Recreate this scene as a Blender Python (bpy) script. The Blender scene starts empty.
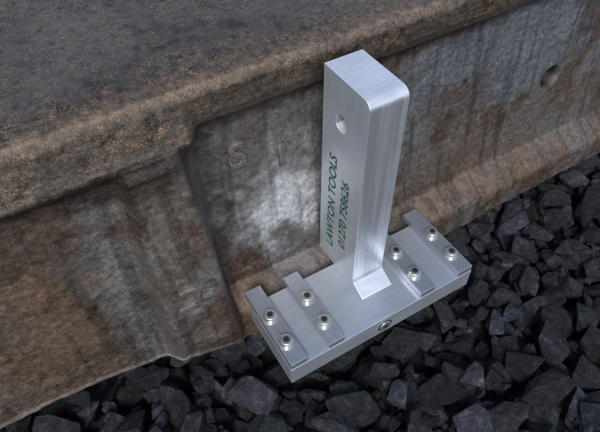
import bpy, bmesh, math, random
import numpy as np
from mathutils import Vector, Matrix, noise
random.seed(7); np.random.seed(7)
sc=bpy.context.scene
sc.unit_settings.scale_length=0.0125
sc.view_settings.view_transform='Standard'
sc.view_settings.look='None'; sc.view_settings.exposure=0

# ------------------------------------------------------------------ helpers
def link(o):
    sc.collection.objects.link(o); return o
def mesh_obj(name,verts,faces,mat=None,smooth=False,parent=None):
    me=bpy.data.meshes.new(name); me.from_pydata(verts,[],faces); me.update()
    if smooth: me.polygons.foreach_set('use_smooth',[True]*len(me.polygons))
    o=bpy.data.objects.new(name,me); link(o)
    if mat: me.materials.append(mat)
    if parent: o.parent=parent
    return o
def bm_obj(name,bm,mat=None,parent=None,smooth=False):
    me=bpy.data.meshes.new(name); bm.to_mesh(me); bm.free()
    if smooth: me.polygons.foreach_set('use_smooth',[True]*len(me.polygons))
    o=bpy.data.objects.new(name,me); link(o)
    if mat: me.materials.append(mat)
    if parent: o.parent=parent
    return o
def bevel(o,w,seg=2,ang=30):
    m=o.modifiers.new('bev','BEVEL'); m.width=w; m.segments=seg; m.limit_method='ANGLE'; m.angle_limit=math.radians(ang)
    return m
def box(name,x0,x1,y0,y1,z0,z1,mat,parent,bw=0.04):
    v=[(x,y,z) for x in (x0,x1) for y in (y0,y1) for z in (z0,z1)]
    f=[(0,1,3,2),(4,6,7,5),(0,4,5,1),(2,3,7,6),(0,2,6,4),(1,5,7,3)]
    o=mesh_obj(name,v,f,mat,parent=parent)
    if bw: bevel(o,bw,3)
    return o
def cyl(name,c,axis,r,h,seg,mat,parent,r2=None,bw=0,rot=0):
    bm=bmesh.new()
    bmesh.ops.create_cone(bm,cap_ends=True,segments=seg,radius1=r,radius2=r if r2 is None else r2,depth=h)
    q=Vector((0,0,1)).rotation_difference(Vector(axis)).to_matrix().to_4x4()
    bm.transform(Matrix.Translation(Vector(c))@q@Matrix.Rotation(rot,4,'Z'))
    o=bm_obj(name,bm,mat,parent,False)
    if bw: bevel(o,bw,3)
    for p in o.data.polygons:
        if len(p.vertices)==4 and seg>8: p.use_smooth=True
    return o
def newmat(name):
    m=bpy.data.materials.new(name); m.use_nodes=True; nt=m.node_tree
    return m,nt,nt.nodes['Principled BSDF']
def tex(nt,scale,detail=4,rough=.6,mapscale=None,dist=0,loc=None):
    tc=nt.nodes.new('ShaderNodeTexCoord')
    src=tc.outputs['Object']
    if mapscale or loc:
        mp=nt.nodes.new('ShaderNodeMapping')
        if mapscale: mp.inputs['Scale'].default_value=mapscale
        if loc: mp.inputs['Location'].default_value=loc
        nt.links.new(src,mp.inputs['Vector']); src=mp.outputs['Vector']
    n=nt.nodes.new('ShaderNodeTexNoise')
    n.inputs['Scale'].default_value=scale; n.inputs['Detail'].default_value=detail
    n.inputs['Roughness'].default_value=rough; n.inputs['Distortion'].default_value=dist
    nt.links.new(src,n.inputs['Vector'])
    return n.outputs['Fac']
def ramp(nt,src,stops,interp='LINEAR'):
    r=nt.nodes.new('ShaderNodeValToRGB'); cr=r.color_ramp; cr.interpolation=interp
    while len(cr.elements)>1: cr.elements.remove(cr.elements[-1])
    cr.elements[0].position=stops[0][0]; c=stops[0][1]; cr.elements[0].color=(*c,1) if not isinstance(c,(int,float)) else (c,c,c,1)
    for p,c in stops[1:]:
        e=cr.elements.new(p); e.color=(*c,1) if not isinstance(c,(int,float)) else (c,c,c,1)
    nt.links.new(src,r.inputs['Fac']); return r.outputs['Color']
def mix(nt,fac,a,b,blend='MIX'):
    m=nt.nodes.new('ShaderNodeMix'); m.data_type='RGBA'; m.blend_type=blend
    for s,v in ((m.inputs[0],fac),(m.inputs[6],a),(m.inputs[7],b)):
        if isinstance(v,(int,float)): s.default_value=v
        elif isinstance(v,tuple): s.default_value=(*v,1)
        else: nt.links.new(v,s)
    return m.outputs[2]
def math_(nt,op,a,b=None,c=None):
    m=nt.nodes.new('ShaderNodeMath'); m.operation=op
    for i,v in enumerate((a,b,c)):
        if v is None: continue
        if isinstance(v,(int,float)): m.inputs[i].default_value=v
        else: nt.links.new(v,m.inputs[i])
    return m.outputs[0]
def bump(nt,h,strength,dist,prev=None):
    b=nt.nodes.new('ShaderNodeBump'); b.inputs['Strength'].default_value=strength; b.inputs['Distance'].default_value=dist
    nt.links.new(h,b.inputs['Height'])
    if prev: nt.links.new(prev,b.inputs['Normal'])
    return b.outputs['Normal']

# ------------------------------------------------------------------ materials
def rust_material():
    m,nt,p=newmat('rusty_cast_steel')
    at=nt.nodes.new('ShaderNodeAttribute'); at.attribute_name='rust'
    fine=tex(nt,3.6,6,.74)
    grain=tex(nt,13,3,.65)
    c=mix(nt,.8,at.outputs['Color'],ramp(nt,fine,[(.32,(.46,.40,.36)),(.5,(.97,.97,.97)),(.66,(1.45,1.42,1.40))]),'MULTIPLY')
    c=mix(nt,.55,c,ramp(nt,grain,[(.35,.5),(.5,1.0),(.66,1.4)]),'MULTIPLY')
    # irregular crumbs of fresh rust: thresholded grain, only where the casting is scaly
    sp=ramp(nt,math_(nt,'ADD',math_(nt,'MULTIPLY',grain,.75),math_(nt,'MULTIPLY',fine,.30)),[(.575,0.0),(.62,1.0)])
    c=mix(nt,math_(nt,'MULTIPLY',sp,at.outputs['Alpha']),c,(.33,.195,.10))
    nt.links.new(c,p.inputs['Base Color'])
    p.inputs['Metallic'].default_value=.35
    nt.links.new(ramp(nt,fine,[(.35,.26),(.65,.52)]),p.inputs['Roughness'])
    h=math_(nt,'ADD',fine,math_(nt,'MULTIPLY',grain,.30))
    nt.links.new(bump(nt,h,.5,.13),p.inputs['Normal'])
    return m
def alu(name,base=(.62,.65,.69),streak=(1,1,1),rough=.30,metal=.7,bs=.06,refl_band=None):
    m,nt,p=newmat(name)
    s=tex(nt,1.0,3,.5,mapscale=streak)
    cl=tex(nt,.5,3,.5)
    b=ramp(nt,s,[(.3,tuple(k*.92 for k in base)),(.7,tuple(min(1,k*1.03) for k in base))])
    b=mix(nt,ramp(nt,cl,[(.35,0.0),(.7,.42)]),b,tuple(k*.68 for k in base))
    if refl_band:
        bd=tex(nt,1.0,2,.5,mapscale=refl_band,loc=(.3,.2,0))
        b=mix(nt,ramp(nt,bd,[(.40,.55),(.56,0.0)]),b,tuple(k*.50 for k in base))  # dark reflection bands of the narrow face, painted into the base colour
    nt.links.new(b,p.inputs['Base Color'])
    p.inputs['Metallic'].default_value=metal
    nt.links.new(ramp(nt,s,[(.3,rough-.05),(.7,rough+.08)]),p.inputs['Roughness'])
    nt.links.new(bump(nt,s,bs,.03),p.inputs['Normal'])
    return m
RUST=rust_material()
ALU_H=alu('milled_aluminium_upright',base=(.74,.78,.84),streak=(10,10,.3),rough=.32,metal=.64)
ALU_F=alu('milled_aluminium_edge',base=(.84,.88,.93),streak=(12,1,.25),rough=.25,metal=.7,refl_band=(1.7,.01,.06))
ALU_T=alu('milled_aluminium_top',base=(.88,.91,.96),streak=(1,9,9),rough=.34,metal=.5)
ALU_B=alu('milled_aluminium_base',base=(.62,.66,.72),streak=(.5,12,12),rough=.32,metal=.66)
ALU_S=alu('milled_aluminium_strip',base=(.52,.55,.61),streak=(12,.5,12),rough=.26,metal=.72)
STEEL,nt,p=newmat('zinc_screw_steel')
p.inputs['Base Color'].default_value=(.76,.75,.71,1); p.inputs['Metallic'].default_value=.85; p.inputs['Roughness'].default_value=.2
DARK,nt,p=newmat('socket_dark'); p.inputs['Base Color'].default_value=(.02,.02,.02,1); p.inputs['Roughness'].default_value=.6
INK,nt,p=newmat('green_engraving_ink')
nt.links.new(ramp(nt,tex(nt,6,3),[(.35,(.010,.065,.030)),(.65,(.02,.12,.055))]),p.inputs['Base Color']); p.inputs['Roughness'].default_value=.55

def ballast_material():
    m,nt,p=newmat('crushed_granite')
    at=nt.nodes.new('ShaderNodeAttribute'); at.attribute_name='tone'
    a=tex(nt,1.8,6,.75)
    c=ramp(nt,a,[(.3,(.010,.010,.012)),(.52,(.025,.026,.030)),(.63,(.060,.063,.072)),(.74,(.17,.17,.18))])
    c=mix(nt,1.0,c,at.outputs['Color'],'MULTIPLY')
    nt.links.new(c,p.inputs['Base Color'])
    nt.links.new(ramp(nt,a,[(.35,.20),(.65,.5)]),p.inputs['Roughness'])
    nt.links.new(bump(nt,a,.95,.4),p.inputs['Normal'])
    return m
STONE=ballast_material()
GROUND,nt,p=newmat('gravel_ground')
nt.links.new(ramp(nt,tex(nt,.6,6,.75),[(.3,(.008,.008,.009)),(.55,(.018,.018,.019)),(.75,(.05,.05,.05))]),p.inputs['Base Color'])
p.inputs['Roughness'].default_value=.9

# ------------------------------------------------------------------ rail casting
def ss(a,b,x):
    t=min(1,max(0,(x-a)/(b-a))); return t*t*(3-2*t)
def lerp(a,b,t): return a+(b-a)*t
canon=[(14,-4),(14,13.75),(6,13.8),(3.5,13.7),(2.42,13.45),(2.1,13.05),(2.15,11.95),(2.45,11.4),(2.95,11.1),(3.15,10.7),(3.1,9.3),(2.9,6),(2.6,3.2),(2.4,1.2),(2.15,-.3),(.55,-1.3),(.42,-1.6),(.42,-4.1),(.7,-4.3),(8,-4.3)]
NV=420
ca=np.array(canon,float)
seg=np.sqrt((np.diff(ca,axis=0)**2).sum(1))
wt=seg.copy(); wt[0]*=.1; wt[1]*=.45; wt[-1]*=.1; wt[3:9]*=1.5
cum=np.concatenate([[0],np.cumsum(wt)]); tt=np.linspace(0,cum[-1],NV)
def zbot(x):
    return float(np.interp(x,[-40,-17,-12.1,-10.5,-8.5,-6,0,18,40],[-.8,-1.0,-1.8,-2.2,-2.9,-4.2,-4.1,-3.5,-3.5]))
def profile(x):
    L=1-ss(-7.7,-6.9,x)             # heavy left section of the casting
    foot=ss(-7.6,-6.2,x)
    zb=zbot(x)
    P=[list(q) for q in canon]
    P[6][0]=lerp(2.15,1.8,L); P[7]=[lerp(2.45,1.55,L),lerp(11.4,11.2,L)]
    P[8]=[lerp(2.95,1.95,L),lerp(11.1,10.75,L)]; P[9]=[lerp(3.15,2.35,L),lerp(10.7,10.3,L)]
    for i,yl in ((10,2.4),(11,2.1),(12,1.8),(13,1.6),(14,1.4)): P[i][0]=lerp(P[i][0],yl,L)
    P[15]=[lerp(1.2,.55,foot),lerp(max(zb+.9,-1.3),-1.3,foot)]
    P[16]=[lerp(1.1,.42,foot),lerp(zb+.5,-1.6,foot)]
    P[14][1]=max(P[14][1],P[15][1]+.5)
    P[17]=[lerp(1.0,.42,foot),zb+.1]
    P[18][1]=zb-.1; P[19][1]=zb-.1
    P[0][1]=zb
    A=np.array(P)
    y=np.interp(tt,cum,A[:,0]); z=np.interp(tt,cum,A[:,1])
    for _ in range(3):
        y[1:-1]=(y[:-2]+2*y[1:-1]+y[2:])/4; z[1:-1]=(z[:-2]+2*z[1:-1]+z[2:])/4
    for i in range(len(y)):
        zz=z[i]
        if zz<11.6 and tt[i]>cum[7]:
            k=(12-zz)/14
            xl=-11.0-.4*k; xr=-7.9+.9*k
            rb=ss(xl-.2,xl+.5,x)*(1-ss(xr-.5,xr+.2,x))
            fade=1-ss(10.4,11.3,zz)
            bot=ss(zb-.3,zb+2.2,zz)
            if tt[i]<cum[18]: y[i]-= lerp(1.45,.85,ss(4,10,zz))*rb*fade*(.45+.55*bot)*(1-.5*foot)
            d2=math.hypot(x-17.6,(zz-4.6))
            if tt[i]<cum[14]: y[i]+= .9*(1-ss(.45,.9,d2))
    return y,z
PAL={k:np.array(v) for k,v in dict(
    dark=(.040,.029,.024),brown=(.110,.080,.061),tan=(.165,.132,.108),orange=(.20,.118,.066),grey=(.165,.162,.160),
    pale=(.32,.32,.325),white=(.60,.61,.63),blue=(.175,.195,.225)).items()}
def fr(q,s,o=0,oct=4): return noise.fractal(q*s+Vector((o,o*1.7,o*.3)),.9,2.1,oct)
def st(a,b,v): return ss(a,b,v)
def colour(x,y,z):
    q=Vector((x,y,z))
    n=fr(q,.55,3,5); n2=fr(q,.22,11,3); n3=fr(q,1.4,23,4)
    c=PAL['brown']+(PAL['tan']-PAL['brown'])*st(-.25,.45,n)
    c=c+(PAL['dark']-c)*.6*st(.1,.6,-n3-.1)
    def bl(c,key,ctr,r,amt,nz=.5):
        d=math.sqrt(sum(((a-b)/k)**2 for a,b,k in zip((x,z),ctr,r)))
        w=st(0,.7,1-d+nz*n+.25*n3)*amt
        return c+(PAL[key]-c)*w
    c=c+(PAL['grey']-c)*.7*st(-.1,.4,n2+.25*n)
    if z<11.4:
        c=bl(c,'grey',(-3,8),(6.5,4.5),.8)
        c=bl(c,'blue',(13,8.3),(13,5.2),.85)  # sky reflection on the upper web, painted in as blue-grey
        c=bl(c,'brown',(9.5,6.2),(3.5,2.0),.75)
        c=bl(c,'tan',(11,1),(11,3),.5)
        c=bl(c,'orange',(14,-1),(12,1.5),.35)
        c=bl(c,'dark',(-5.3,3),(1.6,5),.6)
        c=bl(c,'dark',(-6.6,6),(.9,7),.6,.3)
        c=bl(c,'orange',(-6,-1),(2,3),.3)
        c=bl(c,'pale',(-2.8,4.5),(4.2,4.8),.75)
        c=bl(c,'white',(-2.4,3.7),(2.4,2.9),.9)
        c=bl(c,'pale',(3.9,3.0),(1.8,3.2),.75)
        c=bl(c,'grey',(-12.8,4),(1.8,9),.8)
        c=bl(c,'pale',(-12.3,6),(.7,6),.35)
        c=bl(c,'orange',(-16,3),(3.5,6),.6)
        c=bl(c,'dark',(-16,0),(5,1.4),.5)
        c=bl(c,'dark',(-12,10.3),(6,1.8),.8)  # shade below the heavy left head, painted into the colour
        c=bl(c,'tan',(-9.3,5),(1.6,7),.55)
        c=bl(c,'grey',(-9.0,3),(1.8,3),.6)
        c=bl(c,'pale',(-9.0,2.6),(1.2,1.6),.5)  # light caught by the raised cast mark, painted as a paler patch
        c=bl(c,'dark',(0,10.9),(22,.9),.75,.3)  # occlusion along the head's underside, painted dark
        s=noise.noise(Vector((x*1.5,y*.4,z*.12)))+.5*noise.noise(Vector((x*3.7,0,z*.3)))
        c=c*(1-.4*st(.05,.5,s))
        c=c*(1-.92*(1-ss(.6,.9,math.hypot(x-17.6,z-4.6))))  # shade inside the bolt hole, painted in to deepen the recess
    else:
        c=c+(np.array((.100,.080,.064))-c)*.8*st(11.0,11.7,z)
        c=c*(1-.5*st(.0,.5,n3))
        c=c+(PAL['tan']*.9-c)*.45*st(0,.5,n2)
        if y<3.2:
            e=math.exp(-((z-13.4)/.2)**2)*st(-.3,.3,n3+.15)
            c=c+(np.array((.26,.185,.125))-c)*.6*e
            e=math.exp(-((z-11.5)/.35)**2)*st(-.2,.4,n3)
            c=c+(PAL['tan']*1.1-c)*.5*e
    spk=.15+.85*st(11.1,12.2,z)*st(-.35,.3,n+.05)
    return (*np.clip(c,0.005,1),spk)
xs=list(np.arange(-60,-24,1.5))+list(np.arange(-24,-19,.3))+list(np.arange(-19,24,.115))+list(np.arange(24,30,.3))+list(np.arange(30,66,1.5))
V=[];F=[];CO=[]
for x in xs:
    y,z=profile(x)
    for a,b in zip(y,z):
        q=Vector((x,a,b))
        n1=noise.fractal(q*.35,1.0,2.1,3)*.08
        n2=noise.noise(q*2.3)*.035+noise.noise(q*5.1)*.025
        pit=min(0,noise.noise(q*1.3+Vector((5,5,5)))+.25)*.09
        up=ss(13.1,13.7,b)
        d=n1*(1-.6*up)+n2-pit
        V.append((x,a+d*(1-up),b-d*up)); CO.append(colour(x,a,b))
for i in range(len(xs)-1):
    for j in range(NV-1):
        a=i*NV+j; F.append((a,a+1,a+NV+1,a+NV))
rail=mesh_obj('railway_rail',V,F,RUST,True)
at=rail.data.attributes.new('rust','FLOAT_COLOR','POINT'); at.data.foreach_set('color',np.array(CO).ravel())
def text(name,s,size,mat,parent,M,ext,sx=1,bold=0):
    cu=bpy.data.curves.new(name,'FONT'); cu.body=s; cu.size=size; cu.extrude=ext; cu.align_x='CENTER'; cu.align_y='CENTER'; cu.resolution_u=6
    cu.offset=bold
    if ext>.03: cu.bevel_depth=.05; cu.bevel_resolution=2
    o=bpy.data.objects.new(name,cu); link(o)
    bpy.context.view_layer.update()
    me=bpy.data.meshes.new_from_object(o); bpy.data.objects.remove(o)
    me.name=name; me.transform(M@Matrix.Diagonal((sx,1,1,1)))
    me.materials.clear(); me.materials.append(mat)
    ob=bpy.data.objects.new(name,me); link(ob); ob.parent=parent
    return ob
def basis(r,u,n,o):
    return Matrix(((r[0],u[0],n[0],o[0]),(r[1],u[1],n[1],o[1]),(r[2],u[2],n[2],o[2]),(0,0,0,1)))
for nm,ch,x,y,z,up,rt,sz,ex in (('cast_letter_s','S',-5.1,2.97,8.4,(0,0,1),(1,0,0),2.1,.14),('cast_letter_i','I',-2.7,2.97,7.3,(0,0,1),(1,0,0),2.1,.14),
        ('cast_mark_h','H',-9.15,.40,2.9,(-1,0,.15),(.15,0,1),2.6,.2)):
    t=text(nm,ch,sz,RUST,rail,basis(rt,up,(0,-1,0),(x,y,z)),ex)
    a=t.data.attributes.new('rust','FLOAT_COLOR','POINT')
    a.data.foreach_set('color',np.tile([.19,.17,.15,.15],(len(t.data.vertices),1)).ravel())

# ------------------------------------------------------------------ the gauge
g=bpy.data.objects.new('rail_gauge_tool',None); link(g)
XL,XR,YF,YB,H=-6.57,5.6,-4.38,.2,1.45
base=box('base_bar',XL,XR,YF,YB,-H,0,ALU_B,g,.05)
for i,(x0,x1) in enumerate(((-6.55,-5.55),(-4.25,-3.25),(1.85,2.85),(4.55,5.58))):
    yb=.85 if i in (0,3) else .6
    box('clamp_strip_%d'%(i+1),x0,x1,YF+.03,yb,.003,.45,ALU_S,g,.045)
sx=(-6.07,-3.75,2.34,5.05)
k=0
for i,x in enumerate(sx):
    for y in (-1.3,-3.05):
        k+=1
        cyl('washer_%d'%k,(x,y,.475),(0,0,1),.47,.05,32,STEEL,g,bw=.015)
        cyl('screw_head_%d'%k,(x,y,.63),(0,0,1),.41,.27,32,STEEL,g,r2=.33,bw=.06)
        cyl('hex_socket_%d'%k,(x,y,.767),(0,0,1),.18,.012,6,DARK,g,rot=random.random())
cyl('front_screw_recess',(-.55,YF-.004,-.78),(0,-1,0),.46,.02,32,DARK,g)
cyl('front_screw_head',(-.55,YF-.03,-.78),(0,-1,0),.38,.10,32,STEEL,g,bw=.04)
cyl('front_hex_socket',(-.55,YF-.085,-.78),(0,-1,0),.18,.012,6,DARK,g)
h=12.85; r=.5; yf=-1.75; yb=1.74
prof=[(yb,.003),(yb,h)]
for a in range(0,91,9):
    t=math.radians(a); prof.append((yf+r-r*math.sin(t),h-r+r*math.cos(t)))
prof+=[(yf,.75),(yf-.1,.5),(-2.75,.06),(-2.78,.003)]
bm=bmesh.new()
L=[bm.verts.new((-1.02,y,z)) for y,z in prof]; R=[bm.verts.new((1.02,y,z)) for y,z in prof]
bm.faces.new(L); bm.faces.new(R[::-1])
n=len(prof)
for i in range(n): bm.faces.new((L[i],R[i],R[(i+1)%n],L[(i+1)%n]))
bmesh.ops.recalc_face_normals(bm,faces=bm.faces)
up=bm_obj('upright_handle',bm,ALU_H,g)
bmc=bmesh.new(); bmesh.ops.create_cone(bmc,cap_ends=True,segments=48,radius1=.46,radius2=.46,depth=4)
bmc.transform(Matrix.Translation((0,.2,10.5))@Matrix.Rotation(math.pi/2,4,'Y'))
cut=bm_obj('cut',bmc)
mo=up.modifiers.new('hole','BOOLEAN'); mo.object=cut; mo.operation='DIFFERENCE'; mo.solver='EXACT'
bevel(up,.05,3,35)
bpy.context.view_layer.update()
dg=bpy.context.evaluated_depsgraph_get()
me=bpy.data.meshes.new_from_object(up.evaluated_get(dg)); up.modifiers.clear(); up.data=me
bpy.data.objects.remove(cut)
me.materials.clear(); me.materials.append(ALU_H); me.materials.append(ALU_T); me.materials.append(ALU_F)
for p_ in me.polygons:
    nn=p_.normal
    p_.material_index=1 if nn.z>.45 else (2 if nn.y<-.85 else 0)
MB=lambda y,z: basis((0,0,1),(0,1,0),(-1,0,0),(-1.024,y,z))
text('engraved_name','LAWTON TOOLS',.88,INK,g,MB(.66,4.8),.002,1.0,.016)
text('engraved_number','01270 758626',.88,INK,g,MB(-.46,4.8),.002,1.0,.016)

# ------------------------------------------------------------------ ballast
gv=[(-4000,-4000,-10.8),(4000,-4000,-10.8),(4000,4000,-10.8),(-4000,4000,-10.8)]
mesh_obj('ground',gv,[(0,1,2,3)],GROUND)
protos=[]
for k in range(26):
    bm=bmesh.new()
    for i in range(random.randint(10,16)):
        v=Vector([random.gauss(0,1) for _ in range(3)]).normalized()
        v=Vector((v.x*random.uniform(.85,1.15),v.y*.8*random.uniform(.8,1.1),v.z*.66*random.uniform(.85,1.1)))
        bm.verts.new(v)
    res=bmesh.ops.convex_hull(bm,input=bm.verts)
    bmesh.ops.delete(bm,geom=[e for e in res['geom_interior'] if isinstance(e,bmesh.types.BMVert)],context='VERTS')
    bmesh.ops.dissolve_limit(bm,angle_limit=math.radians(14),verts=bm.verts,edges=bm.edges)
    bmesh.ops.bevel(bm,geom=list(bm.edges),offset=.04,segments=1,affect='EDGES')
    bmesh.ops.triangulate(bm,faces=bm.faces)
    bm.verts.index_update()
    vs=np.array([v.co[:] for v in bm.verts]); fs=[[v.index for v in f.verts] for f in bm.faces]
    bm.free(); protos.append((vs,fs))
SV=[];SF=[];ST=[]
off=0
def stone(x,y,z,s):
    global off
    vs,fs=random.choice(protos)
    M=np.array(Matrix.Rotation(random.uniform(0,6.28),3,'Z')@Matrix.Rotation(random.gauss(0,.6),3,'X')@Matrix.Rotation(random.gauss(0,.6),3,'Y'))
    w=vs@M.T*s+np.array([x,y,z])
    SV.append(w); SF.extend([[a+off for a in f] for f in fs]); off+=len(vs)
    t=random.choice([.45,.65,.85,1.1,1.8]); tb=random.uniform(.98,1.2); tr=random.uniform(.95,1.1)
    ST.append(np.tile([t*tr,t,t*tb,1],(len(vs),1)))
for layer,(zl,stp) in enumerate(((-10.2,2.2),(-9.0,2.2),(-7.8,2.35))):
    x=-44+.7*layer
    while x<44:
        y=-34
        while y<6:
            if random.random()<(.98,.97,.82)[layer]:
                stone(x+random.uniform(-.8,.8),y+random.uniform(-.8,.8),zl+random.uniform(-.4,.4),random.choice([1.1,1.3,1.5,1.7,1.95]))
            y+=stp
        x+=stp
for _ in range(1300):
    stone(random.uniform(-40,40),random.uniform(-30,4),random.uniform(-9.2,-7.6),random.uniform(.3,.8))
SV=np.concatenate(SV);ST=np.concatenate(ST)
bal=mesh_obj('ballast_stones',SV.tolist(),SF,STONE)
at=bal.data.attributes.new('tone','FLOAT_COLOR','POINT'); at.data.foreach_set('color',ST.ravel())

# ------------------------------------------------------------------ light
w=bpy.data.worlds.new('World'); sc.world=w; w.use_nodes=True; nt=w.node_tree
sky=nt.nodes.new('ShaderNodeTexSky'); sky.sky_type='NISHITA'; sky.sun_disc=False
el,az=math.radians(46),math.radians(-32)
sd=Vector((math.cos(el)*math.sin(az),-math.cos(el)*math.cos(az),math.sin(el)))
sky.sun_elevation=el; sky.sun_rotation=math.atan2(sd.x,sd.y)
nt.links.new(sky.outputs[0],nt.nodes['Background'].inputs['Color']); nt.nodes['Background'].inputs['Strength'].default_value=.15
ld=bpy.data.lights.new('sun','SUN'); ld.energy=2.4; ld.angle=math.radians(20); ld.color=(1,.97,.93)
lo=bpy.data.objects.new('sun',ld); link(lo); lo.rotation_euler=sd.to_track_quat('Z','Y').to_euler(); lo.location=sd*60

# ------------------------------------------------------------------ camera
R=np.array([[.8581,-.5135,-.01],[-.3912,-.6408,-.6606],[.3328,.5707,-.7507]])
C=(-12.72,-16.05,26.94)
cd=bpy.data.cameras.new('camera'); cd.sensor_width=36; cd.lens=34.0; cd.clip_start=.1; cd.clip_end=9000
co=bpy.data.objects.new('camera',cd); link(co)
M=Matrix(((R[0][0],-R[1][0],-R[2][0],C[0]),(R[0][1],-R[1][1],-R[2][1],C[1]),(R[0][2],-R[1][2],-R[2][2],C[2]),(0,0,0,1)))
co.matrix_world=M
sc.camera=co
